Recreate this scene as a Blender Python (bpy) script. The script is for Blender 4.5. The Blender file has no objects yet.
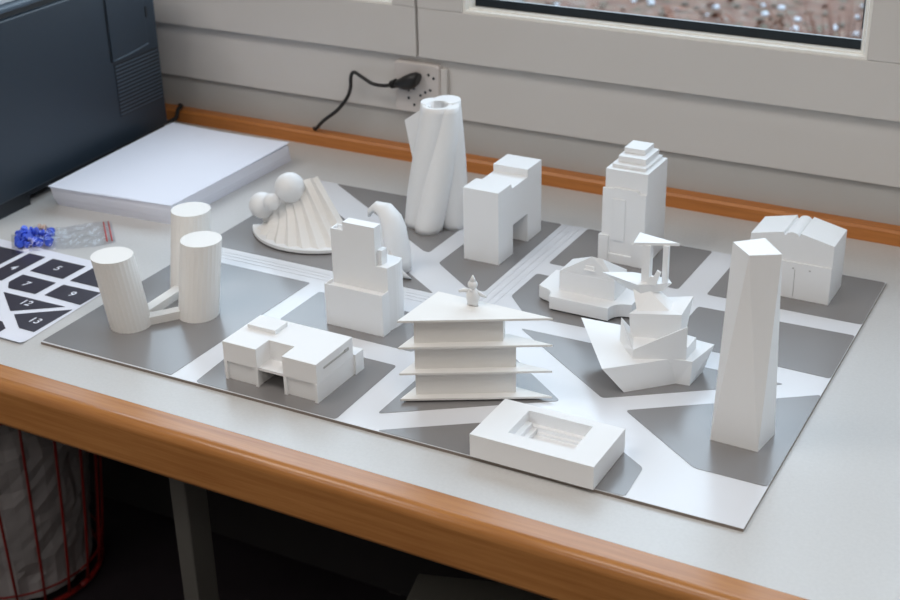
import bpy, bmesh, math, random
from mathutils import Vector, Matrix
from mathutils import noise as mnoise
random.seed(7)
S = bpy.context.scene
COL = S.collection
PI = math.pi

# ------------------------------------------------------------------ camera
cam = bpy.data.cameras.new('camera'); camo = bpy.data.objects.new('camera', cam); COL.objects.link(camo)
right = Vector((0.87608683, 0.4816746, -0.02148128)); up = Vector((-0.19366746, 0.39235078, 0.89919619))
fwd = Vector((-0.44154816, 0.78361371, -0.43701805))
m = Matrix.Identity(4)
for i in range(3):
    m[i][0] = right[i]; m[i][1] = up[i]; m[i][2] = -fwd[i]
m.translation = Vector((0, 0, 0.7))
camo.matrix_world = m
cam.lens = 1395.16 / 900 * 36; cam.sensor_width = 36; cam.clip_start = 0.02; cam.clip_end = 100
cam.dof.use_dof = True; cam.dof.focus_distance = 1.40; cam.dof.aperture_fstop = 8.5
S.camera = camo

# ------------------------------------------------------------------ world, daylight, exposure
w = bpy.data.worlds.new('sky'); S.world = w; w.use_nodes = True
nt = w.node_tree; nt.nodes.clear()
bg = nt.nodes.new('ShaderNodeBackground'); wo = nt.nodes.new('ShaderNodeOutputWorld')
tc = nt.nodes.new('ShaderNodeTexCoord'); sp = nt.nodes.new('ShaderNodeSeparateXYZ'); rp = nt.nodes.new('ShaderNodeValToRGB')
nt.links.new(tc.outputs['Generated'], sp.inputs[0]); nt.links.new(sp.outputs['Z'], rp.inputs[0])
rp.color_ramp.elements[0].position = 0.0; rp.color_ramp.elements[0].color = (0.80, 0.90, 1.0, 1)
rp.color_ramp.elements[1].position = 0.7; rp.color_ramp.elements[1].color = (0.74, 0.90, 1.08, 1)
nt.links.new(rp.outputs[0], bg.inputs[0]); nt.links.new(bg.outputs[0], wo.inputs[0])
bg.inputs[1].default_value = 3.75

def portal(name, loc, rot, sx, sy):
    l = bpy.data.lights.new(name, 'AREA'); l.shape = 'RECTANGLE'; l.size = sx; l.size_y = sy
    l.cycles.is_portal = True
    o = bpy.data.objects.new(name, l); COL.objects.link(o); o.location = loc; o.rotation_euler = rot
portal('window_portal', (-0.6, 1.76, 0.82), (-PI/2, 0, 0), 4.9, 1.25)

def ceiling_fill(loc, power, sx=1.3, sy=0.7, col=(1.0, 0.945, 0.895)):  # unseen fill light, added under the ceiling to brighten the room
    l = bpy.data.lights.new('ceiling_fill', 'AREA'); l.shape = 'RECTANGLE'; l.size = sx; l.size_y = sy; l.energy = power; l.color = col
    o = bpy.data.objects.new('ceiling_fill', l); COL.objects.link(o); o.location = loc
for lx in (-1.7, 0.3):
    ceiling_fill((lx, -1.0, 1.84), 10.8); ceiling_fill((lx, 0.35, 1.84), 15.5)

S.view_settings.view_transform = 'Standard'; S.view_settings.look = 'None'
S.view_settings.gamma = 1; S.view_settings.use_curve_mapping = False
S.view_settings.exposure = 0.0
S.cycles.max_bounces = 10; S.cycles.diffuse_bounces = 6; S.cycles.transparent_max_bounces = 12
S.cycles.caustics_reflective = False; S.cycles.caustics_refractive = False
S.cycles.sample_clamp_indirect = 8

# ------------------------------------------------------------------ materials
def mat(name, col, rough=0.5, bump=0.0, bscale=80, var=0.0, vscale=6, metal=0, spec=0.5, stretch=None, coat=0):
    M = bpy.data.materials.new(name); M.use_nodes = True; n = M.node_tree; b = n.nodes['Principled BSDF']
    b.inputs['Base Color'].default_value = (*col, 1); b.inputs['Roughness'].default_value = rough
    b.inputs['Metallic'].default_value = metal; b.inputs['Specular IOR Level'].default_value = spec
    b.inputs['Coat Weight'].default_value = coat
    t = n.nodes.new('ShaderNodeTexCoord'); mp = n.nodes.new('ShaderNodeMapping')
    n.links.new(t.outputs['Object'], mp.inputs[0])
    if stretch: mp.inputs['Scale'].default_value = stretch
    if bump:
        nz = n.nodes.new('ShaderNodeTexNoise'); nz.inputs['Scale'].default_value = bscale; nz.inputs['Detail'].default_value = 4
        n.links.new(mp.outputs[0], nz.inputs['Vector'])
        bp = n.nodes.new('ShaderNodeBump'); bp.inputs['Strength'].default_value = bump; bp.inputs['Distance'].default_value = 0.001
        n.links.new(nz.outputs['Fac'], bp.inputs['Height']); n.links.new(bp.outputs[0], b.inputs['Normal'])
    if var:
        nz = n.nodes.new('ShaderNodeTexNoise'); nz.inputs['Scale'].default_value = vscale; nz.inputs['Detail'].default_value = 5
        n.links.new(mp.outputs[0], nz.inputs['Vector'])
        r = n.nodes.new('ShaderNodeValToRGB'); r.color_ramp.elements[0].position = 0.3; r.color_ramp.elements[1].position = 0.7
        r.color_ramp.elements[0].color = (*[c*(1-var) for c in col], 1); r.color_ramp.elements[1].color = (*[min(1, c*(1+var)) for c in col], 1)
        n.links.new(nz.outputs['Fac'], r.inputs[0]); n.links.new(r.outputs[0], b.inputs['Base Color'])
    return M

def layered(name, col, rough=0.55):
    """printed plaster-white plastic: fine horizontal layer lines"""
    M = mat(name, col, rough); n = M.node_tree; b = n.nodes['Principled BSDF']
    t = n.nodes.new('ShaderNodeTexCoord'); wv = n.nodes.new('ShaderNodeTexWave')
    wv.bands_direction = 'Z'; wv.inputs['Scale'].default_value = 180; wv.inputs['Distortion'].default_value = 0.1
    n.links.new(t.outputs['Object'], wv.inputs['Vector'])
    bp = n.nodes.new('ShaderNodeBump'); bp.inputs['Strength'].default_value = 0.12; bp.inputs['Distance'].default_value = 0.0003
    n.links.new(wv.outputs['Fac'], bp.inputs['Height']); n.links.new(bp.outputs[0], b.inputs['Normal'])
    return M

def wood(name, c1, c2, rough=0.35, axis=(0.6, 14, 14)):
    M = bpy.data.materials.new(name); M.use_nodes = True; n = M.node_tree; b = n.nodes['Principled BSDF']
    b.inputs['Roughness'].default_value = rough
    t = n.nodes.new('ShaderNodeTexCoord'); mp = n.nodes.new('ShaderNodeMapping'); mp.inputs['Scale'].default_value = axis
    nz = n.nodes.new('ShaderNodeTexNoise'); nz.inputs['Scale'].default_value = 14; nz.inputs['Detail'].default_value = 8; nz.inputs['Roughness'].default_value = 0.65
    n.links.new(t.outputs['Object'], mp.inputs[0]); n.links.new(mp.outputs[0], nz.inputs['Vector'])
    r = n.nodes.new('ShaderNodeValToRGB'); r.color_ramp.elements[0].position = 0.32; r.color_ramp.elements[1].position = 0.68
    r.color_ramp.elements[0].color = (*c1, 1); r.color_ramp.elements[1].color = (*c2, 1)
    n.links.new(nz.outputs['Fac'], r.inputs[0]); n.links.new(r.outputs[0], b.inputs['Base Color'])
    return M

MODEL = layered('white_print', (0.83, 0.835, 0.84))
SMOOTH = mat('white_print_smooth', (0.83, 0.84, 0.85), 0.5)
CARD = mat('white_print_matte', (0.80, 0.79, 0.77), 0.6)
LAM = mat('laminate', (0.57, 0.57, 0.565), 0.30, bump=0.15, bscale=900, var=0.03, vscale=300)
ROAD = mat('road_film', (0.70, 0.71, 0.74), 0.24, spec=0.7)
ROADLINE = mat('road_line', (0.62, 0.63, 0.66), 0.30)
PAD = mat('block_film', (0.215, 0.208, 0.208), 0.24, spec=0.85)
BEDGE = mat('board_edge', (0.20, 0.165, 0.14), 0.6)
NOSE = wood('beech_edge', (0.36, 0.145, 0.040), (0.48, 0.215, 0.068), 0.24)
LIP = wood('beech_upstand', (0.42, 0.145, 0.030), (0.54, 0.205, 0.050), 0.4)
PAINT = mat('cream_paint', (0.64, 0.62, 0.60), 0.42, bump=0.06, bscale=30)
PAINT2 = mat('cream_paint_panel', (0.64, 0.62, 0.60), 0.45, bump=0.06, bscale=20)
PAINT3 = mat('grey_paint_panel', (0.48, 0.475, 0.46), 0.5, bump=0.06, bscale=20)
BEAD = mat('bead_skylit', (0.88, 0.87, 0.83), 0.22)  # lighter than the sash paint: skylight on the bead painted in
GASK = mat('black_gasket', (0.010, 0.016, 0.022), 0.3)
WALL = mat('room_wall', (0.55, 0.52, 0.47), 0.8)
CEIL = mat('room_ceiling', (0.7, 0.68, 0.64), 0.8)
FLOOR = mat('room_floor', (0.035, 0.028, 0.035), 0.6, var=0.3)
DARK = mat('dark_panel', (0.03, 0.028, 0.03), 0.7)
STEEL = mat('grey_leg_paint', (0.17, 0.165, 0.15), 0.4)
PAPER = mat('copy_paper', (0.82, 0.85, 0.95), 0.6)
PRINTER = mat('printer_plastic', (0.016, 0.029, 0.046), 0.42, bump=0.15, bscale=700)
PRINTER2 = mat('printer_dark', (0.008, 0.012, 0.018), 0.4)
PRINTER3 = mat('printer_trim', (0.06, 0.09, 0.125), 0.35)
LIDM = mat('printer_lid_plastic', (0.55, 0.58, 0.62), 0.4)
SOCK = mat('socket_plastic', (0.62, 0.58, 0.56), 0.35)
BLACK = mat('black_rubber', (0.012, 0.012, 0.013), 0.45)
SHEETW = mat('print_paper', (0.78, 0.80, 0.88), 0.45)
INK = mat('print_ink', (0.045, 0.040, 0.055), 0.35)
BLUE = mat('blue_plastic', (0.05, 0.12, 0.75), 0.3)
BEIGE = mat('pale_plastic', (0.62, 0.45, 0.36), 0.5)
REDZ = mat('red_zip', (0.55, 0.06, 0.06), 0.4)
REDW = mat('red_wire_coating', (0.34, 0.020, 0.016), 0.4)
BAGW = mat('white_bag_film', (0.50, 0.48, 0.49), 0.5, var=0.15, vscale=12)
MAG = mat('magenta_print', (0.35, 0.02, 0.08), 0.5)
CBOX = mat('grey_paper', (0.26, 0.25, 0.22), 0.7)
STONE = mat('pebble', (0.10, 0.075, 0.055), 0.8, var=0.35, vscale=3)

def mixglass(name, tint, gl, rough=0.05):
    M = bpy.data.materials.new(name); M.use_nodes = True; n = M.node_tree; n.nodes.clear()
    o = n.nodes.new('ShaderNodeOutputMaterial'); mx = n.nodes.new('ShaderNodeMixShader')
    a = n.nodes.new('ShaderNodeBsdfTransparent'); a.inputs[0].default_value = (*tint, 1)
    g = n.nodes.new('ShaderNodeBsdfGlossy'); g.inputs['Roughness'].default_value = rough
    lw = n.nodes.new('ShaderNodeLayerWeight'); pw = n.nodes.new('ShaderNodeMath'); pw.operation = 'POWER'; pw.inputs[1].default_value = 5
    ad = n.nodes.new('ShaderNodeMath'); ad.operation = 'MULTIPLY_ADD'; ad.inputs[1].default_value = 0.8; ad.inputs[2].default_value = gl
    n.links.new(lw.outputs['Facing'], pw.inputs[0]); n.links.new(pw.outputs[0], ad.inputs[0]); n.links.new(ad.outputs[0], mx.inputs[0]); n.links.new(a.outputs[0], mx.inputs[1]); n.links.new(g.outputs[0], mx.inputs[2])
    n.links.new(mx.outputs[0], o.inputs[0]); return M
GLASS = mixglass('window_glass', (0.97, 0.99, 0.99), 0.03)
FILM = mixglass('clear_bag_film', (0.975, 0.98, 0.99), 0.05, 0.10)

def ground_mat():
    M = bpy.data.materials.new('leaf_litter'); M.use_nodes = True; n = M.node_tree; b = n.nodes['Principled BSDF']
    b.inputs['Roughness'].default_value = 0.9
    t = n.nodes.new('ShaderNodeTexCoord')
    v = n.nodes.new('ShaderNodeTexVoronoi'); v.inputs['Scale'].default_value = 26
    n.links.new(t.outputs['Object'], v.inputs['Vector'])
    r = n.nodes.new('ShaderNodeValToRGB'); e = r.color_ramp.elements
    e[0].position = 0; e[0].color = (0.16, 0.075, 0.05, 1); e[1].position = 1; e[1].color = (0.36, 0.33, 0.33, 1)
    for p, c in ((0.3, (0.30, 0.18, 0.13, 1)), (0.55, (0.22, 0.13, 0.10, 1)), (0.75, (0.32, 0.24, 0.2, 1)), (0.88, (0.10, 0.12, 0.07, 1))):
        x = e.new(p); x.color = c
    s = n.nodes.new('ShaderNodeSeparateColor'); n.links.new(v.outputs['Color'], s.inputs[0])
    n.links.new(s.outputs[0], r.inputs[0]); n.links.new(r.outputs[0], b.inputs['Base Color'])
    for q in e: q.color = (q.color[0]*0.42, q.color[1]*0.33, q.color[2]*0.27, 1)
    return M
LITTER = ground_mat()
DRYL = mat('dry_leaf', (0.13, 0.055, 0.032), 0.7, var=0.4, vscale=4)
FROST = mat('pale_stone', (0.42, 0.44, 0.48), 0.7)

# ------------------------------------------------------------------ mesh helpers
class MB:
    def __init__(s): s.b = bmesh.new(); s.mi = 0
    def face(s, vs, mi=None):
        try: f = s.b.faces.new(vs)
        except ValueError: return None
        f.material_index = s.mi if mi is None else mi; return f
    def loft(s, rings, cap=True, closed=True, smooth=False):
        R = [[s.b.verts.new(p) for p in r] for r in rings]
        n = len(R[0])
        for a, c in zip(R, R[1:]):
            for i in range(n if closed else n-1):
                f = s.face((a[i], a[(i+1) % n], c[(i+1) % n], c[i]))
                if f and smooth: f.smooth = True
        if cap and closed:
            s.face(R[0][::-1]); s.face(R[-1])
        return R
    def prism(s, poly, z0, z1):
        s.loft([[(x, y, z0) for x, y in poly], [(x, y, z1) for x, y in poly]])
    def box(s, x0, x1, y0, y1, z0, z1):
        s.prism([(x0, y0), (x1, y0), (x1, y1), (x0, y1)], z0, z1)
    def xprof(s, prof, y0, y1):      # profile (x,z) swept along y
        s.loft([[(x, y0, z) for x, z in prof], [(x, y1, z) for x, z in prof]])
    def yprof(s, prof, x0, x1):      # profile (y,z) swept along x
        s.loft([[(x0, y, z) for y, z in prof], [(x1, y, z) for y, z in prof]])
    def cyl(s, c0, c1, r0, r1=None, n=24, flute=0, smooth=True):
        r1 = r0 if r1 is None else r1
        rings = []
        for c, r in ((c0, r0), (c1, r1)):
            rings.append([(c[0]+(r+(flute if k % 2 else 0))*math.cos(2*PI*k/n), c[1]+(r+(flute if k % 2 else 0))*math.sin(2*PI*k/n), c[2]) for k in range(n)])
        s.loft(rings, smooth=smooth and not flute)
    def sphere(s, c, r, u=24, v=14, sz=1.0):
        rings = [[(c[0]+r*math.sin(PI*j/v)*math.cos(2*PI*i/u), c[1]+r*math.sin(PI*j/v)*math.sin(2*PI*i/u), c[2]-r*sz*math.cos(PI*j/v)) for i in range(u)] for j in range(1, v)]
        s.loft(rings, smooth=True)
    def tube(s, pts, rad, n=10, cap=True):
        pts = [Vector(p) for p in pts]; rings = []; pn = None
        for i, p in enumerate(pts):
            d = (pts[min(i+1, len(pts)-1)] - pts[max(i-1, 0)]).normalized()
            if pn is None:
                a = Vector((0, 0, 1)) if abs(d.z) < 0.9 else Vector((1, 0, 0)); pn = d.cross(a).normalized()
            pn = (pn - d*pn.dot(d)).normalized(); q = d.cross(pn)
            r = rad[i] if isinstance(rad, (list, tuple)) else rad
            rings.append([tuple(p + (pn*math.cos(2*PI*k/n) + q*math.sin(2*PI*k/n))*r) for k in range(n)])
        s.loft(rings, cap=cap, smooth=True)
    def build(s, name, mats, parent=None, bevel=0, origin=None):
        bmesh.ops.recalc_face_normals(s.b, faces=s.b.faces)
        me = bpy.data.meshes.new(name)
        if origin is None and parent is not None: origin = parent.get('_o')
        if origin is not None: bmesh.ops.translate(s.b, verts=s.b.verts, vec=-Vector(origin))
        s.b.to_mesh(me); s.b.free()
        for x in (mats if isinstance(mats, (list, tuple)) else [mats]): me.materials.append(x)
        o = bpy.data.objects.new(name, me); COL.objects.link(o)
        if parent is not None:
            o.parent = parent
            # parts of an Empty thing: coordinates are relative to the Empty's base point
        elif origin is not None: o.location = origin
        if bevel:
            bv = o.modifiers.new('bevel', 'BEVEL'); bv.width = bevel; bv.segments = 2; bv.limit_method = 'ANGLE'; bv.angle_limit = 0.6
        return o

def thing(name, base, label, cat, group=None):
    o = bpy.data.objects.new(name, None); COL.objects.link(o); o.location = base
    o.empty_display_size = 0.02
    o['label'] = label; o['category'] = cat; o['_o'] = base
    if group: o['group'] = group
    return o
def sub(mb, name, mats, parent, origin, bevel=0):
    """a sub-part: mesh given in world coordinates under a part whose origin is the thing's base"""
    return mb.build(name, mats, parent, bevel, origin)
def struct(o): o['kind'] = 'structure'; return o
def tag(o, label, cat, group=None, kind=None):
    o['label'] = label; o['category'] = cat
    if group: o['group'] = group
    if kind: o['kind'] = kind
    return o

def rounded(poly, r, n=4):
    out = []; N = len(poly)
    for i in range(N):
        p = Vector(poly[i]); a = Vector(poly[i-1]) - p; b = Vector(poly[(i+1) % N]) - p
        rr = min(r, a.length*0.4, b.length*0.4); a = p + a.normalized()*rr; b = p + b.normalized()*rr
        for k in range(n+1):
            t = k/n; q = a*(1-t)**2 + p*2*t*(1-t) + b*t*t; out.append((q.x, q.y))
    return out

D = -0.0034       # desk surface (the board's top is z = 0)
FZ = -0.75       # floor

# ================================================================== the room
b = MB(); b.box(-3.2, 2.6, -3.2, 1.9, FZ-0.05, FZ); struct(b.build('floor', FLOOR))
b = MB(); b.box(-3.2, 2.6, -3.2, 1.9, 1.85, 1.90); struct(b.build('ceiling', CEIL))
b = MB(); b.box(-3.25, -3.2, -3.2, 1.9, FZ, 1.85); struct(b.build('wall_left', WALL))
b = MB(); b.box(2.6, 2.65, -3.2, 1.9, FZ, 1.85); struct(b.build('wall_right', WALL))
b = MB(); b.box(-3.25, 2.65, -3.25, -3.2, FZ, 1.85); struct(b.build('wall_front', WALL))
# window wall: solid below, lintel above, piers at the sides
b = MB()
b.box(-3.2, 2.6, 1.665, 1.9, FZ, 0.165); b.box(-3.2, 2.6, 1.665, 1.9, 1.45, 1.85)
b.box(-3.2, -3.02, 1.665, 1.9, 0.165, 1.45); b.box(1.82, 2.6, 1.665, 1.9, 0.165, 1.45)
struct(b.build('wall_back', PAINT3))
b = MB(); b.box(-3.0, 2.4, 1.657, 1.6645, -0.02, 0.0665); struct(b.build('trim_1', PAINT3, bevel=0.001))      # grey board behind the upstand
b = MB(); b.box(-3.0, 2.4, 1.6505, 1.6645, 0.0675, 0.1600); struct(b.build('trim_2', PAINT2, bevel=0.0012))    # cream board below the sashes

ZB = 0.1535
def sash(n, x0, x1, gl, gr):
    """one casement: x0..x1 outer, gl/gr the glass edges"""
    fr = MB()
    fr.box(x0, x1, 1.640, 1.700, ZB, 0.2238)               # bottom rail
    fr.box(x0, x1, 1.640, 1.700, 1.37, 1.44)
    fr.box(x0, gl, 1.6395, 1.700, 0.2238, 1.37); fr.box(gr, x1, 1.6395, 1.700, 0.2238, 1.37)
    f = struct(fr.build('window_%d' % n, PAINT, bevel=0.0012))
    bd = MB()                                              # glazing bead, bevelled towards the pane
    bd.yprof([(1.6415, 0.2235), (1.6415, 0.2268), (1.6425, 0.2275), (1.6485, 0.2275), (1.6485, 0.2302), (1.6495, 0.2308), (1.6562, 0.2308), (1.6562, 0.2235)], gl, gr)
    for (xa, xb, q) in ((gl, gl+0.012, 1), (gr-0.012, gr, -1)):
        e0, e1 = (xa, xb) if q > 0 else (xb, xa)
        prof = [(e0, 1.6420), (e0+0.004*q, 1.6420), (e0+0.007*q, 1.648), (e0+0.009*q, 1.648), (e1, 1.656), (e0, 1.656)]
        bd.prism(prof, 0.2262, 1.37)
    bd.build('glazing_bead', BEAD, f)
    gk = MB(); gk.box(gl+0.004, gr-0.004, 1.6565, 1.6605, 0.2240, 0.2425)
    gk.box(gl+0.004, gl+0.015, 1.6570, 1.6605, 0.2425, 1.37); gk.box(gr-0.0135, gr-0.004, 1.6570, 1.6605, 0.2560, 1.37)
    gk.build('gasket', GASK, f)
    g = MB(); g.box(gl+0.002, gr-0.002, 1.662, 1.666, 0.2240, 1.3699); g.build('pane', GLASS, f)
xs = [(-3.02, -2.346, -2.95, -2.386), (-2.342, -1.658, -2.27, -1.698), (-1.654, -0.969, -1.584, -1.005), (-0.965, -0.283, -0.8945, -0.3515),
      (-0.279, 0.403, -0.209, 0.333), (0.407, 1.089, 0.477, 1.019), (1.093, 1.82, 1.163, 1.75)]
for i, a in enumerate(xs): sash(i+1, *a)
b = MB(); b.box(-3.02, 1.82, 1.702, 1.93, 0.120, 0.150); struct(b.build('trim_3', STEEL))                    # outer sill
b = MB(); b.box(-3.02, 1.82, 1.667, 1.701, 1.42, 1.449); struct(b.build('trim_4', GASK))

# ================================================================== outside
b = MB(); b.box(-26, 8, 1.95, 40, -0.95, -0.9); struct(b.build('ground', LITTER))
rnd = random.Random(3)
b = MB()
for i in range(3200):
    x = rnd.uniform(-5.5, 0.2); y = rnd.uniform(4.2, 9.5); s_ = rnd.uniform(0.014, 0.042); a = rnd.uniform(0, PI)
    if abs(x+1.02) < 0.6 and abs(y-4.45) < 0.6: continue
    b.mi = rnd.choice([0, 0, 0, 1, 1, 2])
    if b.mi == 0:
        c, s2 = math.cos(a)*s_, math.sin(a)*s_; h = rnd.uniform(0.0, 0.05)
        vs = [b.b.verts.new(p) for p in ((x-c, y-s2, -0.895+h), (x-s2*0.4, y+c*0.4, -0.885+h*0.5), (x+c, y+s2, -0.895), (x+s2*0.4, y-c*0.4, -0.89))]
        b.face(vs)
    else: b.sphere((x, y, -0.9+s_*0.2), s_*0.55, 7, 5, 0.6)
tag(b.build('leaf_litter', [DRYL, STONE, FROST]), 'dry brown leaves and pale pebbles on the ground outside the window', 'leaf litter', kind='stuff')
# a dry tuft outside the right end of the pane
tp = Vector((-1.02, 4.45, -0.9))
t = thing('dry_shrub', tuple(tp), 'reddish brown dry shrub outside, at the right end of the window', 'shrub')
b = MB()
for i in range(130):
    a = rnd.uniform(0, 2*PI); L = rnd.uniform(0.22, 0.5); sp_ = rnd.uniform(0.1, 0.55)
    p0 = tp + Vector((math.cos(a)*0.05, math.sin(a)*0.05, 0))
    p1 = p0 + Vector((math.cos(a)*sp_*L*0.5, math.sin(a)*sp_*L*0.5, L*0.6)); p2 = p0 + Vector((math.cos(a)*sp_*L*1.3, math.sin(a)*sp_*L*1.3, L))
    b.tube([p0, p1, p2], [0.006, 0.005, 0.002], 4)
b.build('twig', DRYL, t)['kind'] = 'stuff'

# ================================================================== the desk
t = thing('desk', (-0.6, 1.27, FZ), 'long grey laminate desk with beech edges running below the window', 'desk')
b = MB(); b.box(-2.3, 0.9, 0.911, 1.638, -0.045, D); b.build('worktop', LAM, t)
b = MB()
prof = [(0.9105, -0.057), (0.9105, D+0.0002)] + [(0.889 - 0.011*math.sin(a), D+0.0002-0.011+0.011*math.cos(a)) for a in [k*PI/2/8 for k in range(9)]] \
    + [(0.878+0.006-0.006*math.cos(a), -0.052-0.006*math.sin(a)) for a in [k*PI/2/4 for k in range(5)]]
b.yprof(prof, -2.3, 0.9)
o = b.build('front_edging', NOSE, t)
for f in o.data.polygons: f.use_smooth = abs(f.normal.x) < 0.5 and f.area < 0.05
b = MB(); b.yprof([(1.6375, -0.02), (1.6375, 0.0125), (1.6405, 0.0158), (1.6565, 0.0163), (1.6565, -0.02)], -2.3, 0.9)
b.build('upstand', LIP, t)
for x, y in ((-1.0095, 1.115), (0.45, 1.115), (-1.0095, 1.60), (0.45, 1.60), (-2.2, 1.115)):
    b = MB(); b.box(x-0.0125, x+0.0125, y-0.02, y+0.02, FZ, -0.045); b.build('leg', STEEL, t, bevel=0.002)
b = MB(); b.box(-2.28, 0.88, 1.55, 1.565, -0.72, -0.045); b.build('shade_panel', DARK, t)  # dark sheet added so the space below the desk reads as shade

# ================================================================== base board of the city model
th_ = 0.0128698
ex, ey = Vector((math.cos(th_), math.sin(th_))), Vector((-math.sin(th_), math.cos(th_)))
bo = Vector((-1.0601, 0.9650))
W_, H_ = 0.7923, 0.5454
bc = [bo, bo+ex*W_, bo+ex*W_+ey*H_, bo+ey*H_]
PADS = {
 'A': [(-1.0595, .967), (-.882, .969), (-.878, 1.222), (-1.0625, 1.222)],
 'M': [(-.850, .969), (-.856, 1.056), (-.856, 1.091), (-.681, 1.092), (-.679, .971)],
 'Q': [(-.855, 1.126), (-.682, 1.126), (-.682, 1.207), (-.855, 1.207)],
 'T': [(-.648, .999), (-.498, 1.102), (-.648, 1.215)],
 'TA': [(-.632, .9715), (-.52, 1.049), (-.43, 1.058), (-.379, 1.025), (-.376, .9745)],
 'SP': [(-1.0630, 1.262), (-.733, 1.262), (-1.0660, 1.486)],
 'G1': [(-1.027, 1.5095), (-.803, 1.362), (-.795, 1.362), (-.795, 1.5125)],
 'G2': [(-.769, 1.339), (-.705, 1.292), (-.682, 1.292), (-.685, 1.514), (-.769, 1.513)],
 'K1': [(-.649, 1.397), (-.484, 1.397), (-.484, 1.5165), (-.649, 1.5145)],
 'H1': [(-.450, 1.398), (-.2735, 1.400), (-.2755, 1.5190), (-.450, 1.5170)],
 'K2': [(-.649, 1.296), (-.649, 1.364), (-.483, 1.364), (-.483, 1.262), (-.612, 1.257)],
 'Z': [(-.448, 1.270), (-.448, 1.364), (-.2735, 1.371), (-.2720, 1.266)],
 'ST': [(-.603, 1.227), (-.463, 1.126), (-.31, 1.234)],
 'TOW': [(-.433, 1.114), (-.2712, 1.229), (-.2690, 1.046), (-.338, 1.046)],
}
b = MB(); b.mi = 0
b.loft([[(p.x, p.y, D) for p in bc], [(p.x, p.y, -0.0003) for p in bc]])
b.mi = 1; b.loft([[(p.x, p.y, -0.0003) for p in bc], [(p.x, p.y, 0.0) for p in bc]])
b.mi = 2
edgept = lambda p: False
for k, P in PADS.items():
    b.prism(rounded(P, 0.0045 if k not in ('A',) else 0.002), 0.0001, 0.0004)
b.mi = 3
for y in (1.235, 1.243, 1.250): b.prism([(-1.06, y), (-.70, y+.001), (-.70, y+.0025), (-1.06, y+.0015)], 0.0001, 0.0003)
for x in (-.676, -.667, -.658): b.prism([(x, 1.25), (x+.0012, 1.25), (x-.0005, 1.512), (x-.0017, 1.512)], 0.0001, 0.0003)
o = b.build('base_board', [BEDGE, ROAD, PAD, ROADLINE], origin=(-0.67, 1.24, D))
tag(o, 'large flat model board with grey blocks and white roads lying on the desk', 'model board')

Z0 = 0.0004
MG = 'white model buildings on the board'
# ---------------------------------------------------------------- three leaning fluted cylinders
t = thing('cylinder_towers_model', (-0.98, 1.09, Z0), 'white model of three leaning fluted cylinder towers joined by low bars', 'model building', MG)
for c0, c1 in (((-.9975, 1.042), (-1.0060, 1.0355)), ((-.945, 1.096), (-.9450, 1.114)), ((-1.0, 1.15), (-1.0115, 1.180))):
    b = MB(); h = 0.086; n = 56
    rings = []
    for (c, z) in ((c0, Z0), (c1, h)):
        rings.append([(c[0]+(.0229+(.00035 if k % 2 else 0))*math.cos(2*PI*k/n), c[1]+(.0229+(.00035 if k % 2 else 0))*math.sin(2*PI*k/n), z) for k in range(n)])
    b.loft(rings); b.build('tower', CARD, t)
def bar(p, q, w_, z0, z1, name, par, m_=CARD):
    p = Vector(p); q = Vector(q); d = (q-p).normalized(); s_ = Vector((-d.y, d.x))*w_/2
    b = MB(); b.prism([tuple(p-s_), tuple(q-s_), tuple(q+s_), tuple(p+s_)], z0, z1); return b.build(name, m_, par)
bar((-.983, 1.052), (-.960, 1.083), .013, Z0, .0098, 'link_bar', t)
bar((-.995, 1.060), (-.998, 1.130), .013, Z0, .0098, 'link_bar', t)
bar((-.962, 1.108), (-.985, 1.138), .013, Z0, .0098, 'link_bar', t)

# ---------------------------------------------------------------- villa
t = thing('villa_model', (-0.77, 1.03, Z0), 'low white flat-roofed model villa with a notched front, left end of the front row', 'model building', MG)
b = MB()
b.prism([(-.826, .989), (-.784, .989), (-.784, 1.012), (-.752, 1.012), (-.752, .989), (-.711, .989), (-.711, 1.056), (-.826, 1.056)], 0.0215, 0.044)
b.build('upper_floor', MODEL, t, bevel=0.0003)
b = MB()
b.box(-.8235, -.785, .9915, 1.056, Z0, .0215); b.box(-.751, -.7137, .9915, 1.056, Z0, .0215); b.box(-.785, -.751, 1.03, 1.056, Z0, .0215)
for x in (-.826, -.7875, -.752): b.box(x, x+.0035, .989, .9915, Z0, .0215)
b.box(-.7135, -.711, .9885, 1.0565, Z0, .0215); b.box(-.7150, -.7135, .989, .9915, Z0, .0215)
b.build('ground_floor', MODEL, t)
b = MB(); b.box(-.784, -.752, .991, 1.0125, .0195, .0225); b.build('terrace', MODEL, t)
b = MB(); b.box(-.820, -.7085, 1.056, 1.0715, Z0, .0236); b.build('rear_annex', MODEL, t, bevel=0.0003)
b = MB(); b.box(-.7110, -.7104, 1.002, 1.048, .0335, .0355); b.box(-.7110, -.7100, 1.040, 1.047, .0335, .0365); b.build('window_slit', mat('slit', (.45, .44, .43), .6), t)
b = MB(); b.box(-.820, -.785, 1.025, 1.0475, .044, .0485); b.build('roof_box', MODEL, t, bevel=0.0003)

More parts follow.
